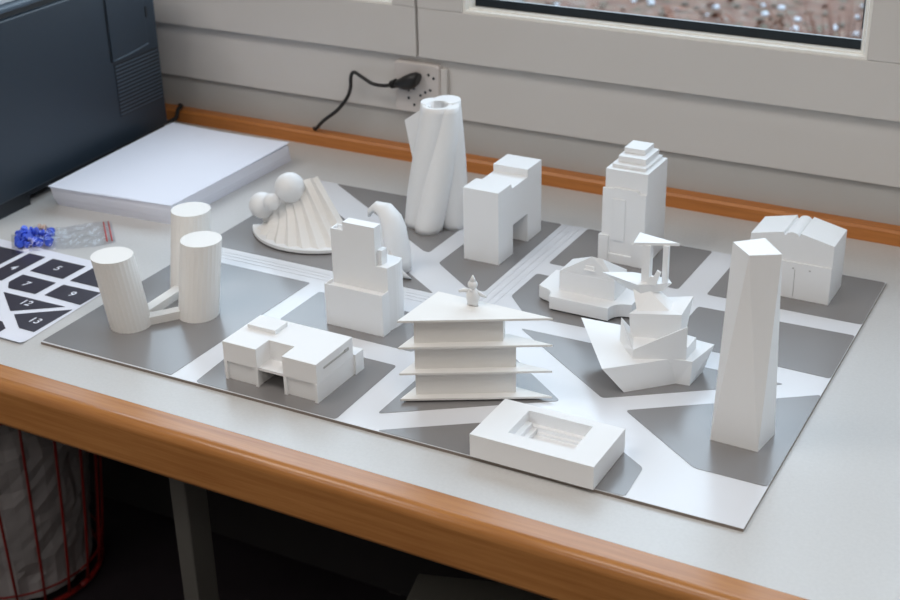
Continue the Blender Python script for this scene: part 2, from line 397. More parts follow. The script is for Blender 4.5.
# ---------------------------------------------------------------- tall stepped block
t = thing('stepped_block_model', (-0.765, 1.165, Z0), 'tall narrow white stepped model block rising behind a lower front box, behind the villa', 'model building', MG)
b = MB(); b.box(-.801, -.727, 1.141, 1.1425, Z0, .050); b.box(-.801, -.7995, 1.1425, 1.156, Z0, .050); b.box(-.7285, -.727, 1.1425, 1.156, Z0, .050)
b.box(-.7995, -.7285, 1.1425, 1.156, Z0, .046); b.build('front_box', SMOOTH, t, bevel=0.0003)
b = MB()
b.box(-.799, -.743, 1.1565, 1.170, Z0, .1065)
b.box(-.799, -.7975, 1.1565, 1.170, .1065, .1105); b.box(-.7975, -.783, 1.1565, 1.158, .1065, .1105); b.box(-.7975, -.783, 1.1685, 1.170, .1065, .1105)
b.box(-.783, -.743, 1.1565, 1.170, .1065, .1205)
b.build('tower', SMOOTH, t)
b = MB(); 
yy = [(-.743, 1.1565), (-.7285, 1.1565)] + [(-.7285+.003*math.sin(k*PI/6), 1.1600+.028*k/6) for k in range(1, 7)] + [(-.795, 1.192), (-.795, 1.1702), (-.743, 1.1702)]
b.prism(yy, Z0, .0760); b.build('shoulder', SMOOTH, t)
b = MB(); b.box(-.7429, -.7375, 1.161, 1.172, .0760, .0930); b.build('stair_tower', SMOOTH, t)

# ---------------------------------------------------------------- pleated hall with spheres
t = thing('pleated_hall_model', (-0.955, 1.32, Z0), 'white model hall with pleated sloping roof and three spheres, on a round plinth', 'model building', MG)
cx, cy, R_ = -.958, 1.375, .0925
a0, a1 = math.radians(211), math.radians(333)
def arc(r, n, z, aa=a0, ab=a1): return [(cx+r*math.cos(aa+(ab-aa)*k/n), cy+r*math.sin(aa+(ab-aa)*k/n), z) for k in range(n+1)]
b = MB()
base = [(x, y) for x, y, z in arc(R_, 40, 0)] + [(-.88, 1.352), (-.95, 1.362), (-1.01, 1.352), (-1.022, 1.335)]
b.prism(base, Z0+0.0015, .0065); b.build('plinth', SMOOTH, t, bevel=0.0006)
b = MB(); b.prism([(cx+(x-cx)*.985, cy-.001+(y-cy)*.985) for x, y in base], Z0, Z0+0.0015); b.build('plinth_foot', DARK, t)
b = MB(); N = 18; rings = []
def topc(s_):
    P = [Vector((-1.028, 1.335, .008)), Vector((-1.012, 1.342, .046)), Vector((-.985, 1.345, .066)), Vector((-.945, 1.347, .0800))]
    x = s_*3; i = min(2, int(x)); f = x-i; return P[i]*(1-f)+P[i+1]*f
LV = 8
for j in range(LV+1):
    v = j/LV; ring = []
    for k in range(N+1):
        s_ = k/N; bs = arc(R_-.007, N, .0065, math.radians(214), math.radians(331))[k]
        p = Vector(bs)*(1-v)+topc(s_)*v
        sag = -0.010*math.sin(PI*v)*(1-s_)          # concave on the left
        out = Vector((p.x-cx, p.y-cy, 0)).normalized()
        p = p + out*(0.0026*(1 if k % 2 else -1)*(1-.25*v) + sag)
        ring.append(tuple(p))
    rings.append(ring)
b.loft(rings, closed=False)
b2 = [Vector(r[0]) for r in rings]; b3 = [Vector(r[-1]) for r in rings]; tr = [Vector(x) for x in rings[-1]]
bv = b.b
ground_back = [bv.verts.new((p.x, p.y+.004, .0065)) for p in tr]
tv = [bv.verts.new(p) for p in tr]
for i in range(len(tr)-1): b.face((ground_back[i], ground_back[i+1], tv[i+1], tv[i]))
le = [bv.verts.new(p) for p in b2]; re = [bv.verts.new(p) for p in b3]
b.face(le + [ground_back[0]]); b.face(re + [ground_back[-1]])
bmesh.ops.remove_doubles(bv, verts=bv.verts, dist=1e-5)
b.build('pleated_roof', CARD, t)
for c, r in (((-.980, 1.335, .0640), .0192), ((-1.024, 1.333, .0330), .0170), ((-.997, 1.318, .0475), .0110)):
    b = MB(); b.sphere(c, r, 32, 20); b.build('sphere', SMOOTH, t)

# ---------------------------------------------------------------- curled shell
t = thing('curled_shell_model', (-0.803, 1.30, Z0), 'small white curled shell model standing just behind the tall stepped block', 'model building', MG)
b = MB()
sp_pts = [(-.803, .0, .0165), (-.8045, .015, .0175), (-.8070, .035, .0170), (-.8090, .052, .0165), (-.8120, .064, .0145), (-.8190, .0740, .0115), (-.8290, .0765, .0075), (-.8370, .0705, .0050), (-.8400, .0635, .0025)]
rings = []
for i, (x, z, r) in enumerate(sp_pts):
    a = Vector(sp_pts[max(i-1, 0)][:2]); c = Vector(sp_pts[min(i+1, len(sp_pts)-1)][:2]); d = (c-a).normalized(); nx = Vector((d.y, -d.x))
    ring = []
    for k in range(20):
        th = 2*PI*k/20; u = math.cos(th)*r; v = math.sin(th)*r*1.1
        if u < 0: u *= 0.55
        ring.append((x+nx.x*u, 1.30+v, max(Z0, z+nx.y*u + (Z0 if i == 0 else 0))))
    rings.append(ring)
b.loft(rings, smooth=True); b.build('shell', SMOOTH, t)
b = MB()
b.loft([[(-.808, 1.283, .028), (-.802, 1.281, .034), (-.796, 1.281, .026), (-.800, 1.285, .022)], [(-.795, 1.282, .014), (-.789, 1.279, .016), (-.784, 1.279, .012), (-.790, 1.286, .010)],
        [(-.790, 1.280, Z0), (-.782, 1.277, .005), (-.772, 1.280, .003), (-.778, 1.287, Z0)]], smooth=True)
b.build('fin', SMOOTH, t)
for k in range(4):
    pass

# ---------------------------------------------------------------- twisting tower
t = thing('twisting_tower_model', (-0.832, 1.443, Z0), 'tall white twisting lobed model tower with an open tube top, in front of the socket', 'model building', MG)
HT = 0.163
def lobe(ph, name, r0, r1, off0, off1, ztop, hole=False, rt=1.0, slant=0):
    b = MB(); rings = []; NL = 22; K = 28
    for j in range(NL+1):
        v = j/NL; z = Z0+(ztop-Z0)*v; g = z/HT
        axx = -.832+.0105*g; axy = 1.440+.0085*g
        ang = math.radians(ph+65*g); off = off0+(off1-off0)*g; r = (r0+(r1-r0)*g)*(1+.10*math.sin(PI*g))
        cxx, cyy = axx+off*math.cos(ang), axy+off*math.sin(ang); ring = []
        for k in range(K):
            th = 2*PI*k/K; u = r*math.cos(th); w_ = r*math.sin(th)*(1+(rt-1)*g)
            px = cxx+u*math.cos(ang)-w_*math.sin(ang); py = cyy+u*math.sin(ang)+w_*math.cos(ang)
            zz = z - slant*v*(u/r+1)*0.5
            ring.append((px, py, zz))
        rings.append(ring)
    if hole:
        last = rings[-1]; c = Vector((sum(p[0] for p in last)/K, sum(p[1] for p in last)/K, 0))
        inn = [(c.x+(p[0]-c.x)*.78, c.y+(p[1]-c.y)*.78, ztop) for p in last]
        low = [(p[0], p[1], ztop-.06) for p in inn]
        rings += [inn, low]
    b.loft(rings, smooth=True)
    o = b.build(name, SMOOTH, t)
    o.data.polygons[-1].use_smooth = False; o.data.polygons[-2].use_smooth = False
    if hole:
        for p in o.data.polygons:
            if abs(p.normal.z) > 0.9: p.use_smooth = False
    return o
lobe(197, 'tube_lobe', .0190, .0182, .0200, .0090, HT, hole=True)
others = [lobe(275, 'front_lobe', .0180, .0150, .0185, .0105, HT-.0010), lobe(20, 'side_lobe', .0165, .0170, .0260, .0125, HT+.0015),
          lobe(122, 'rear_lobe', .0170, .0150, .0180, .0120, HT+.0010)]
b = MB(); b.cyl((-.8220, 1.4392, HT-.058), (-.8220, 1.4392, HT+.02), .0141, n=28); cutter = b.build('cutter', SMOOTH, t)
bpy.context.view_layer.update()
for o in others:                       # open the tube's bore through the neighbouring lobes
    md = o.modifiers.new('bore', 'BOOLEAN'); md.object = cutter; md.operation = 'DIFFERENCE'; md.solver = 'EXACT'
bpy.context.view_layer.update(); dg = bpy.context.evaluated_depsgraph_get()
for o in others:
    me = bpy.data.meshes.new_from_object(o.evaluated_get(dg)); o.modifiers.clear(); o.data = me
bpy.data.objects.remove(cutter)
b = MB(); pf = [(-.838, .1600), (-.870, .1370), (-.863, .1000), (-.853, .0550), (-.832, .0550), (-.832, .1600)]
b.xprof(pf, 1.4385, 1.4415); b.build('fin', SMOOTH, t)

# ---------------------------------------------------------------- H shaped gate block
b = MB()
b.yprof([(1.364, Z0), (1.403, Z0), (1.403, .0385), (1.444, .0385), (1.444, Z0), (1.483, Z0), (1.483, .0965), (1.4435, .0965), (1.4435, .0870), (1.401, .0870), (1.398, .0935), (1.364, .0935)], -.7475, -.700)
o = b.build('gate_block_model', SMOOTH, origin=(-.7237, 1.4235, Z0), bevel=0.0004)
tag(o, 'white gate-shaped model block with a passage through its right side, centre of the back row', 'model building', MG)

# ---------------------------------------------------------------- stepped art-deco tower
t = thing('crowned_tower_model', (-.568, 1.465, Z0), 'white model tower with a stepped square crown, standing at the back near the window', 'model building', MG)
b = MB(); b.box(-.5945, -.5415, 1.4365, 1.500, Z0, .1180); b.build('shaft', SMOOTH, t, bevel=0.0004)
b = MB()
pf = [(-.597, Z0), (-.5418, Z0), (-.5418, .0925), (-.550, .0925), (-.5515, .0960), (-.582, .0965), (-.584, .0945), (-.5965, .0945)]
b.xprof(pf, 1.4335, 1.4370)
b.box(-.583, -.567, 1.4320, 1.4336, .030, .083); b.build('front_pier', SMOOTH, t, bevel=0.0004)
b = MB(); b.box(-.5995, -.587, 1.4305, 1.4370, Z0, .035); b.box(-.587, -.557, 1.4315, 1.4340, Z0, .012); b.box(-.557, -.5405, 1.4305, 1.4370, Z0, .030); b.build('plinth', SMOOTH, t, bevel=0.0004)
for x0, x1, y0, y1, z0, z1 in ((-.5895, -.5470, 1.4440, 1.497, .1180, .1220), (-.5860, -.5510, 1.4530, 1.495, .1220, .1295), (-.5840, -.5575, 1.4660, 1.494, .1295, .1360)):
    b = MB(); b.box(x0, x1, y0, y1, z0, z1); b.build('crown_tier', SMOOTH, t, bevel=0.0004)

# ---------------------------------------------------------------- old hall on a notched plinth
t = thing('gabled_hall_model', (-.56, 1.32, Z0), 'white gabled model hall on a wide plinth with scooped corners, left of the crystal tower', 'model building', MG)
def concave(c, r, aa, ab, n=6): return [(c[0]+r*math.cos(math.radians(aa+(ab-aa)*k/n)), c[1]+r*math.sin(math.radians(aa+(ab-aa)*k/n))) for k in range(n+1)]
pl = [(-.594, 1.281), (-.523, 1.281)] + concave((-.5065, 1.2830), .0165, 180, 95) + [(-.503, 1.301), (-.503, 1.349)] + concave((-.508, 1.366), .0165, 260, 180) \
   + [(-.5245, 1.370), (-.594, 1.370)] + concave((-.6125, 1.3665), .0165, 0, -80) + [(-.617, 1.349), (-.617, 1.303)] + concave((-.6115, 1.2830), .0165, 85, 0)
b = MB(); b.prism(pl, Z0+.002, .0180); b.build('plinth', SMOOTH, t, bevel=0.0004)
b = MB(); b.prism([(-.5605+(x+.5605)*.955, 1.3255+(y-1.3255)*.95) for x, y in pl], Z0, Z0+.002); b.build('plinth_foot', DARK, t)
b = MB()
prof = [(-.591, .0180), (-.524, .0180), (-.524, .0425), (-.5505, .0665), (-.5530, .0665), (-.591, .0405)]
b = MB(); b.box(-.591, -.524, 1.301, 1.337, .0180, .0418)
fl, fr_, br, bl = [b.b.verts.new(p) for p in ((-.591, 1.301, .0418), (-.524, 1.301, .0418), (-.524, 1.337, .0418), (-.591, 1.337, .0418))]
p0, p1 = b.b.verts.new((-.552, 1.301, .0668)), b.b.verts.new((-.5405, 1.3035, .0650))
for f in ((fl, fr_, p0), (fl, p0, bl), (p0, p1, bl), (p1, br, bl), (p0, fr_, p1), (p1, fr_, br)): b.face(f)
b.face((bl, br, fr_, fl))
o = b.build('hall', SMOOTH, t, bevel=0.0003)
b = MB(); b.box(-.559, -.549, 1.2998, 1.3012, .0505, .0550); b.box(-.560, -.548, 1.2988, 1.3015, .0495, .0507); b.build('gable_window', mat('bright_sill', (.9, .9, .9), .5), t)

# ---------------------------------------------------------------- stacked crystal tower with pavilion
t = thing('crystal_tower_model', (-.43, 1.19, Z0), 'white stack of tilted angular crystals topped by a small columned pavilion', 'model building', MG)
def poly(bot, top, name, par=t, m_=None):
    b = MB(); A = [b.b.verts.new(p) for p in bot]; B = [b.b.verts.new(p) for p in top]; n = len(A)
    for i in range(n): b.face((A[i], A[(i+1) % n], B[(i+1) % n], B[i]))
    b.face(A[::-1]); f = b.face(B)
    bmesh.ops.triangulate(b.b, faces=[f])
    return b.build(name, m_ or SMOOTH, par)
poly([(-.448, 1.146, Z0), (-.408, 1.186, Z0), (-.394, 1.188, Z0), (-.392, 1.221, Z0), (-.42, 1.235, Z0), (-.478, 1.19, Z0)],
     [(-.466, 1.131, .030), (-.414, 1.183, .0285), (-.393, 1.1895, .0275), (-.384, 1.230, .030), (-.411, 1.236, .028), (-.527, 1.217, .035)], 'lower_crystal')
poly([(-.4475, 1.1645, .024), (-.3995, 1.1900, .024), (-.399, 1.218, .026), (-.45, 1.226, .026), (-.472, 1.190, .026)],
     [(-.4470, 1.1650, .0400), (-.4000, 1.1900, .0400), (-.400, 1.218, .0400), (-.45, 1.226, .0400), (-.470, 1.203, .0400)], 'middle_crystal')
def fin(a, c, d, nrm, name='crystal_fin'):
    n_ = Vector(nrm); b = MB(); b.loft([[a, c, d], [tuple(Vector(p)+n_) for p in (a, c, d)]]); b.build(name, SMOOTH, t)
fin((-.4470, 1.1650, .0399), (-.4000, 1.1900, .0399), (-.4000, 1.1900, .0645), (-.0007, .0013, 0))
b = MB(); q = [b.b.verts.new(p) for p in ((-.4475, 1.1645, .024), (-.472, 1.190, .026), (-.452, 1.205, .030), (-.4765, 1.204, .0525), (-.4470, 1.1650, .0402))]
for f in ((0, 1, 3), (0, 3, 4), (1, 2, 3), (4, 3, 2), (0, 2, 1), (0, 4, 2)): b.face([q[i] for i in f])
b.build('crystal_spike', SMOOTH, t)
poly([(-.4600, 1.1905, .036), (-.4115, 1.2045, .036), (-.4105, 1.212, .036), (-.452, 1.222, .036)],
     [(-.4625, 1.1898, .0660), (-.4120, 1.2045, .0690), (-.412, 1.238, .0755), (-.455, 1.235, .066)], 'upper_crystal')
poly([(-.456, 1.196, .064), (-.424, 1.209, .066), (-.428, 1.228, .068), (-.462, 1.225, .064)],
     [(-.470, 1.216, .084), (-.452, 1.217, .082), (-.449, 1.228, .082), (-.468, 1.230, .084)], 'neck')
poly([(-.476, 1.218, .079), (-.459, 1.213, .078), (-.440, 1.224, .0815), (-.448, 1.232, .080), (-.465, 1.232, .080)],
     [(-.507, 1.222, .090), (-.462, 1.209, .090), (-.432, 1.227, .0905), (-.440, 1.238, .090), (-.478, 1.236, .090)], 'deck')
b = MB(); b.box(-.4620, -.4535, 1.2180, 1.2265, .090, .131); b.build('column', SMOOTH, t)
b = MB(); b.box(-.4420, -.4365, 1.2240, 1.2290, .090, .131); b.build('column', SMOOTH, t)
b = MB(); b.xprof([(-.455, .090), (-.445, .090), (-.4405, .105), (-.4445, .107), (-.448, .099), (-.4515, .099)], 1.2150, 1.2180); b.build('stair', SMOOTH, t)
b = MB(); b.prism([(-.470, 1.214), (-.428, 1.232), (-.474, 1.241)], .1305, .1335); b.build('canopy', SMOOTH, t)

# ---------------------------------------------------------------- faceted tapering tower
bt = [(-.341, 1.099, Z0), (-.2945, 1.0980, Z0), (-.290, 1.136, Z0), (-.337, 1.137, Z0)]
tp_ = [(-.3195, 1.1065, .192), (-.2945, 1.1215, .192), (-.319, 1.150, .192), (-.342, 1.129, .192)]   # F R B L
b = MB(); A = [b.b.verts.new(p) for p in bt]; B = [b.b.verts.new(p) for p in tp_]
FL, FR, BR, BL = A; F_, R2, B_, L_ = B
for f in ((FL, FR, F_), (FR, R2, F_), (FR, BR, R2), (BR, B_, R2), (BR, BL, B_), (BL, L_, B_), (BL, FL, L_), (FL, F_, L_)): b.face(f)
b.face((FL, BL, BR, FR)); b.face((F_, R2, B_, L_))
o = b.build('faceted_tower_model', SMOOTH, origin=(-.318, 1.118, Z0))
tag(o, 'tallest white model tower with long triangular facets, at the front right', 'model building', MG)

# ---------------------------------------------------------------- house with barrel ridge
t = thing('vaulted_house_model', (-.366, 1.459, Z0), 'white model house with a small barrel vault along its split ridge, back right corner', 'model building', MG)
b = MB()
vault = [(-.3735, .0765)]
prof = [(-.414, .0450), (-.319, .0450), (-.319, .0712), (-.3575, .0800), (-.3585, .0755)] + [(-.3665+.0072*math.cos(a), .0755+.0045*math.sin(a)) for a in [k*PI/10 for k in range(0, 11)]] + [(-.3755, .0755), (-.3765, .0790), (-.414, .0705)]
b.xprof(prof, 1.4325, 1.4865); b.build('upper_storey', SMOOTH, t, bevel=0.0002)
b = MB(); b.box(-.414, -.3190, 1.4305, 1.4865, Z0, .0450)
b.build('lower_storey', SMOOTH, t, bevel=0.0003)
b = MB()
for x in (-.363, -.344): b.box(x, x+.0022, 1.4300, 1.4306, .037, .0385)
b.box(-.3600, -.3595, 1.4300, 1.4306, .003, .0365)
b.build('facade_detail', mat('relief', (.5, .5, .5), .6), t)

# ---------------------------------------------------------------- triangular layered block with figure
t = thing('triangular_block_model', (-.59, 1.075, Z0), 'white triangular model block of overhanging plates with a tiny figure on the roof', 'model building', MG)
tri = [(-.6380, 1.0265), (-.5055, 1.0990), (-.6345, 1.1025)]
bd_ = [(-.6285, 1.0415), (-.5410, 1.0905), (-.5475, 1.0965), (-.6285, 1.0985)]
bdt = [(-.6285, 1.0415), (-.5520, 1.0845), (-.5560, 1.0965), (-.6285, 1.0985)]
for z in (.0050, .0340, .0630, .0920):
    b = MB(); b.prism(tri, z-.0022, z); b.build('floor_plate', CARD, t)
for k, (z0, z1) in enumerate(((Z0, .0028), (.0050, .0318), (.0340, .0608), (.0630, .0898))):
    b = MB(); b.prism(bdt if k == 3 else bd_, z0, z1); b.build('storey' if k else 'foot', CARD, t)
b = MB(); fx, fy, fz = -.5885, 1.0905, .0920
b.sphere((fx, fy, fz+.0095), .0068, 14, 10, 1.45)
b.sphere((fx, fy, fz+.0225), .0050, 14, 10)
b.cyl((fx, fy, fz+.0255), (fx+.0003, fy, fz+.0325), .0036, .0006, 10)
b.tube([(fx-.003, fy-.001, fz+.0155), (fx-.008, fy-.004, fz+.0165), (fx-.0125, fy-.006, fz+.0150)], [.0026, .0022, .0014], 8)
b.tube([(fx+.003, fy+.001, fz+.0150), (fx+.008, fy+.003, fz+.0115), (fx+.0125, fy+.005, fz+.0090)], [.0026, .0022, .0014], 8)
b.cyl((fx-.003, fy, fz), (fx-.003, fy, fz+.006), .0032, .0030, 10); b.cyl((fx+.003, fy, fz), (fx+.003, fy, fz+.006), .0032, .0030, 10)
b.sphere((fx+.0005, fy-.0055, fz+.0185), .0016, 8, 6)
f_ = b.build('figure', SMOOTH, t)

# ---------------------------------------------------------------- courtyard block
t = thing('courtyard_block_model', (-.467, 1.006, Z0), 'low rectangular white model block with a sunken courtyard, at the front edge', 'model building', MG)
X0, X1, Y0, Y1 = -.529, -.4045, .9695, 1.0425; hx0, hx1, hy0, hy1 = -.4985, -.4325, .9880, 1.0325
b = MB()
for r in ((X0, X1, Y0, hy0), (X0, X1, hy1, Y1), (X0, hx0, hy0, hy1), (hx1, X1, hy0, hy1)): pass
bm_ = b.b
out = [(X0, Y0), (X1, Y0), (X1, Y1), (X0, Y1)]; inn = [(hx0, hy0), (hx1, hy0), (hx1, hy1), (hx0, hy1)]
vo0 = [bm_.verts.new((x, y, Z0+.001)) for x, y in out]; vo1 = [bm_.verts.new((x, y, .0255)) for x, y in out]
vi1 = [bm_.verts.new((x, y, .0255)) for x, y in inn]; vi0 = [bm_.verts.new((x, y, .0060)) for x, y in inn]
for i in range(4):
    j = (i+1) % 4
    b.face((vo0[i], vo0[j], vo1[j], vo1[i])); b.face((vo1[i], vo1[j], vi1[j], vi1[i])); b.face((vi1[i], vi1[j], vi0[j], vi0[i]))
b.face(vi0); b.face(vo0[::-1]); b.build('block', SMOOTH, t)
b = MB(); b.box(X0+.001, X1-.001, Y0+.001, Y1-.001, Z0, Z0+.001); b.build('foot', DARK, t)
b = MB(); b.box(hx0, hx1, hy1-.005, hy1, .006, .0125); b.box(hx0, hx0+.006, hy0, hy1-.005, .006, .0165); b.box(hx0+.006, hx0+.011, hy0, hy1-.005, .006, .0115)
b.box(hx0+.012, hx1, hy1-.008, hy1-.005, .006, .0085)
b.build('courtyard_steps', SMOOTH, t)

# ================================================================== left side of the desk
# printed plan sheet
def glyphs(txt, size, at, z, thick=0):
    c = bpy.data.curves.new('t', 'FONT'); c.body = txt; c.size = size; c.align_x = 'CENTER'; c.align_y = 'CENTER'; c.resolution_u = 3
    if thick: c.offset = thick
    o = bpy.data.objects.new('t', c); COL.objects.link(o); bpy.context.view_layer.update()
    me = bpy.data.meshes.new_from_object(o.evaluated_get(bpy.context.evaluated_depsgraph_get()))
    pts = [(v.co.x+at[0], v.co.y+at[1], z) for v in me.vertices]; fs = [list(p.vertices) for p in me.polygons]
    bpy.data.objects.remove(o); bpy.data.curves.remove(c); bpy.data.meshes.remove(me)
    return pts, fs
def sheet_z(x, y):
    k = max(0, (.968-y)/.018); k2 = max(0, (-1.15-x)/.25)
    return D+.0007+.0035*min(1, k)**2
b = MB(); nx, ny = 40, 30; sx0, sx1, sy0, sy1 = -1.374, -1.0790, .9530, 1.1610
G = [[b.b.verts.new((sx0+(sx1-sx0-.011*j/ny)*i/nx, sy0+(sy1-sy0)*j/ny, sheet_z(0, sy0+(sy1-sy0)*j/ny))) for i in range(nx+1)] for j in range(ny+1)]
for j in range(ny):
    for i in range(nx):
        if (i < 2 or i > nx-3) and j == 0 and False: continue
        f = b.face((G[j][i], G[j][i+1], G[j+1][i+1], G[j+1][i]), 0); f.smooth = True
def tosheet(p): return (-1.1565+(p[0]+.483)*.325, .982+(p[1]-1.046)*.345)
cen = {}
for k, P in PADS.items():
    Q = [tosheet(p) for p in rounded(P, .004)]
    b.mi = 1; b.face([b.b.verts.new((x, y, D+.0010)) for x, y in Q])
    P2 = [tosheet(p) for p in P]; cen[k] = (sum(p[0] for p in P2)/len(P2), sum(p[1] for p in P2)/len(P2))
for k, tx in (('A', '8'), ('SP', '2'), ('G1', '3'), ('G2', '4'), ('K1', '5'), ('H1', '6'), ('K2', '7'), ('Z', '9'), ('ST', '12'), ('TOW', '13')):
    if k in ('A', 'SP', 'G1'): continue
    at = cen[k]
    pts, fs = glyphs(tx, .0165, at, D+.0013, .0002)
    vs = [b.b.verts.new(p) for p in pts]
    for f in fs: b.face([vs[i] for i in f], 0)
o = b.build('plan_sheet', [SHEETW, INK], origin=(-1.22, 1.055, D))
for f in o.data.polygons: pass
tag(o, 'white paper plan printed with numbered black blocks, lying left of the model board', 'paper')

# zip bag with blue pieces
t = thing('zip_bag', (-1.235, 1.2, D), 'clear plastic zip bag with a red strip, half on the numbered plan', 'bag')
rb = random.Random(5)
U_ = Vector((0.70, 0.71)).normalized(); V_ = Vector((-U_.y, U_.x)); bc_ = Vector((-1.243, 1.197))
def bagpt(u, v, top):
    p = bc_+U_*(u*.064)+V_*(v*.036*(1+.15*math.sin(u*3)))
    e = (1-abs(u)**4)*(1-abs(v)**4)
    swell = .0145*math.exp(-((u+.55)/.38)**2)+.0030
    z = D+.0018+(swell*e if top else 0)
    if top: z += .0035*e*mnoise.noise(Vector((u*4, v*4, 2)))+.0022*e*mnoise.noise(Vector((u*9, v*7, 5)))
    return (p.x, p.y, max(D+.0016, z))
b = MB()
for top in (True, False):
    G = [[b.b.verts.new(bagpt(-1+2*i/36, -1+2*j/20, top)) for i in range(37)] for j in range(21)]
    for j in range(20):
        for i in range(36):
            f = b.face((G[j][i], G[j][i+1], G[j+1][i+1], G[j+1][i])); f.smooth = False
b.build('film', FILM, t)
b = MB()
for s0 in (.86, .96):
    a1_, a2_ = bc_+U_*(s0*.062)-V_*.033, bc_+U_*(s0*.062)+V_*.033
    b.tube([(a1_.x, a1_.y, D+.0035), ((a1_.x+a2_.x)/2, (a1_.y+a2_.y)/2, D+.0045), (a2_.x, a2_.y, D+.0035)], .0009, 6)
b.build('zip_strip', REDZ, t)
# blue pieces: small pins with a disc and a stem
def blue_piece(name, loc, rot, m_=BLUE):
    b = MB(); b.cyl((0, 0, -.0046), (0, 0, -.0024), .0048, n=14); b.cyl((0, 0, -.0024), (0, 0, .0024), .0028, .0034, n=12); b.cyl((0, 0, .0024), (0, 0, .0050), .0048, .0042, n=14)
    o = b.build(name, m_); o.location = loc; o.rotation_euler = rot
    return o
first = None
spots = []
for k in range(22):
    for _ in range(200):
        u = rb.uniform(-.88, -.22); v = rb.uniform(-.66, .66); lay = 0 if k < 14 else 1
        if lay: u = rb.uniform(-.78, -.36); v = rb.uniform(-.5, .5)
        p = bc_+U_*(u*.062)+V_*(v*.034); q = Vector((p.x, p.y, D+.0068+lay*.0070))
        if all((q-s_).length > .0078 for s_ in spots): spots.append(q); break
for k, q in enumerate(spots):
    rot = (rb.uniform(0, PI), rb.uniform(0, PI), rb.uniform(0, PI))
    if first is None: first = blue_piece('push_pin', q, rot); o = first
    else:
        o = first.copy(); COL.objects.link(o); o.location = q; o.rotation_euler = rot
    if k == 17:
        bpy.data.objects.remove(o); o = blue_piece('push_pin', q, rot, BEIGE); tag(o, 'single pale beige pin among the blue ones in the zip bag', 'pin')
    else: tag(o, 'small bright blue plastic pin inside the clear zip bag', 'pin', 'blue pins in the zip bag')

# paper stack
t = thing('paper_stack', (-1.24, 1.42, D), 'thick ream of blank white copy paper beside the printer', 'paper stack')
b = MB()
prs = 10; rings = []
for i in range(prs+1):
    v = i/prs; z = D+.0305*v
    bulge = .003*math.sin(PI*v)
    jx = .0004*mnoise.noise(Vector((v*7, 0, 0))); jy = .0004*mnoise.noise(Vector((0, v*8, 1)))
    pts = []
    def edge(a, c, n, nb):
        a = Vector(a); c = Vector(c)
        for k in range(n):
            p = a.lerp(c, k/n); pts.append((p.x+nb[0]*bulge+jx, p.y+nb[1]*bulge+jy, z+(.0 if v == 0 else v*(.0015*math.sin(PI*k/n) if nb[1] < 0 else 0))))
    s_ = 1-.012*v
    edge((-1.333+.002*v, 1.285-.012*v), (-1.148+.009*v, 1.297-.006*v), 10, (0, -0.6)); edge((-1.148+.009*v, 1.297-.006*v), (-1.143+.008*v, 1.566-.016*v), 10, (0.3, 0))
    edge((-1.143+.008*v, 1.566-.016*v), (-1.343-.006*v, 1.566-.012*v), 10, (0, 0)); edge((-1.343-.006*v, 1.566-.012*v), (-1.333+.002*v, 1.285-.012*v), 10, (0, 0))
    rings.append(pts)
b.loft(rings); b.build('ream', PAPER, t)
b = MB(); nn = 16
c4 = [Vector((-1.3330, 1.270)), Vector((-1.1385, 1.290)), Vector((-1.1340, 1.553)), Vector((-1.3505, 1.556))]
for top in (0.0,):
    G = []
    for j in range(nn+1):
        row = []
        for i in range(nn+1):
            u, v = i/nn, j/nn; p = (c4[0]*(1-u)+c4[1]*u)*(1-v)+(c4[3]*(1-u)+c4[2]*u)*v
            row.append(b.b.verts.new((p.x, p.y, D+.0312+.0016*math.sin(PI*v)*u*0+.0030*(u**3)*(v**3)+.0012*((1-u)**4))))
        G.append(row)
    for j in range(nn):
        for i in range(nn): b.face((G[j][i], G[j][i+1], G[j+1][i+1], G[j+1][i])).smooth = True
b.build('top_sheet', PAPER, t)

# printer
PO = Vector((-1.3612, 1.1700)); ang_ = math.atan2(-.014, .365)   # side face direction
pd = Vector((-.0383, .99927)); pn_ = Vector((-.99927, -.0383))     # along the face (towards the wall), and into the body
def PP(s, dep, z): return (PO.x+pd.x*s+pn_.x*dep, PO.y+pd.y*s+pn_.y*dep, z)
t = thing('printer', (-1.55, 1.38, D), 'large dark blue-grey printer with a vented side, at the left end of the desk', 'printer')
def pbox(b, s0, s1, d0, d1, z0, z1):
    b.loft([[PP(s0, d0, z0), PP(s1, d0, z0), PP(s1, d1, z0), PP(s0, d1, z0)], [PP(s0, d0, z1), PP(s1, d0, z1), PP(s1, d1, z1), PP(s0, d1, z1)]])
b = MB(); pbox(b, 0, .4060, 0, .40, .0165, .2520); b.build('body', PRINTER, t, bevel=0.003)
b = MB(); pbox(b, .003, .4040, .004, .396, .2520, .2600); b.build('lid_gap', PRINTER2, t)
b = MB(); pbox(b, 0, .4060, -.001, .40, .2600, .2670); b.build('lid_rim', PRINTER3, t, bevel=0.002)
b = MB(); pbox(b, .010, .398, .012, .39, .2670, .2760); b.build('lid', LIDM, t, bevel=0.002)
for s0, s1 in ((.008, .10), (.33, .39)):
    for d0 in (.004, .35): 
        b = MB(); pbox(b, s0, s1, d0, d0+.045, D, .0165); b.build('foot', PRINTER2, t)
b = MB(); pbox(b, .004, .400, .003, .39, .010, .0165); b.build('base_tray', PRINTER2, t)
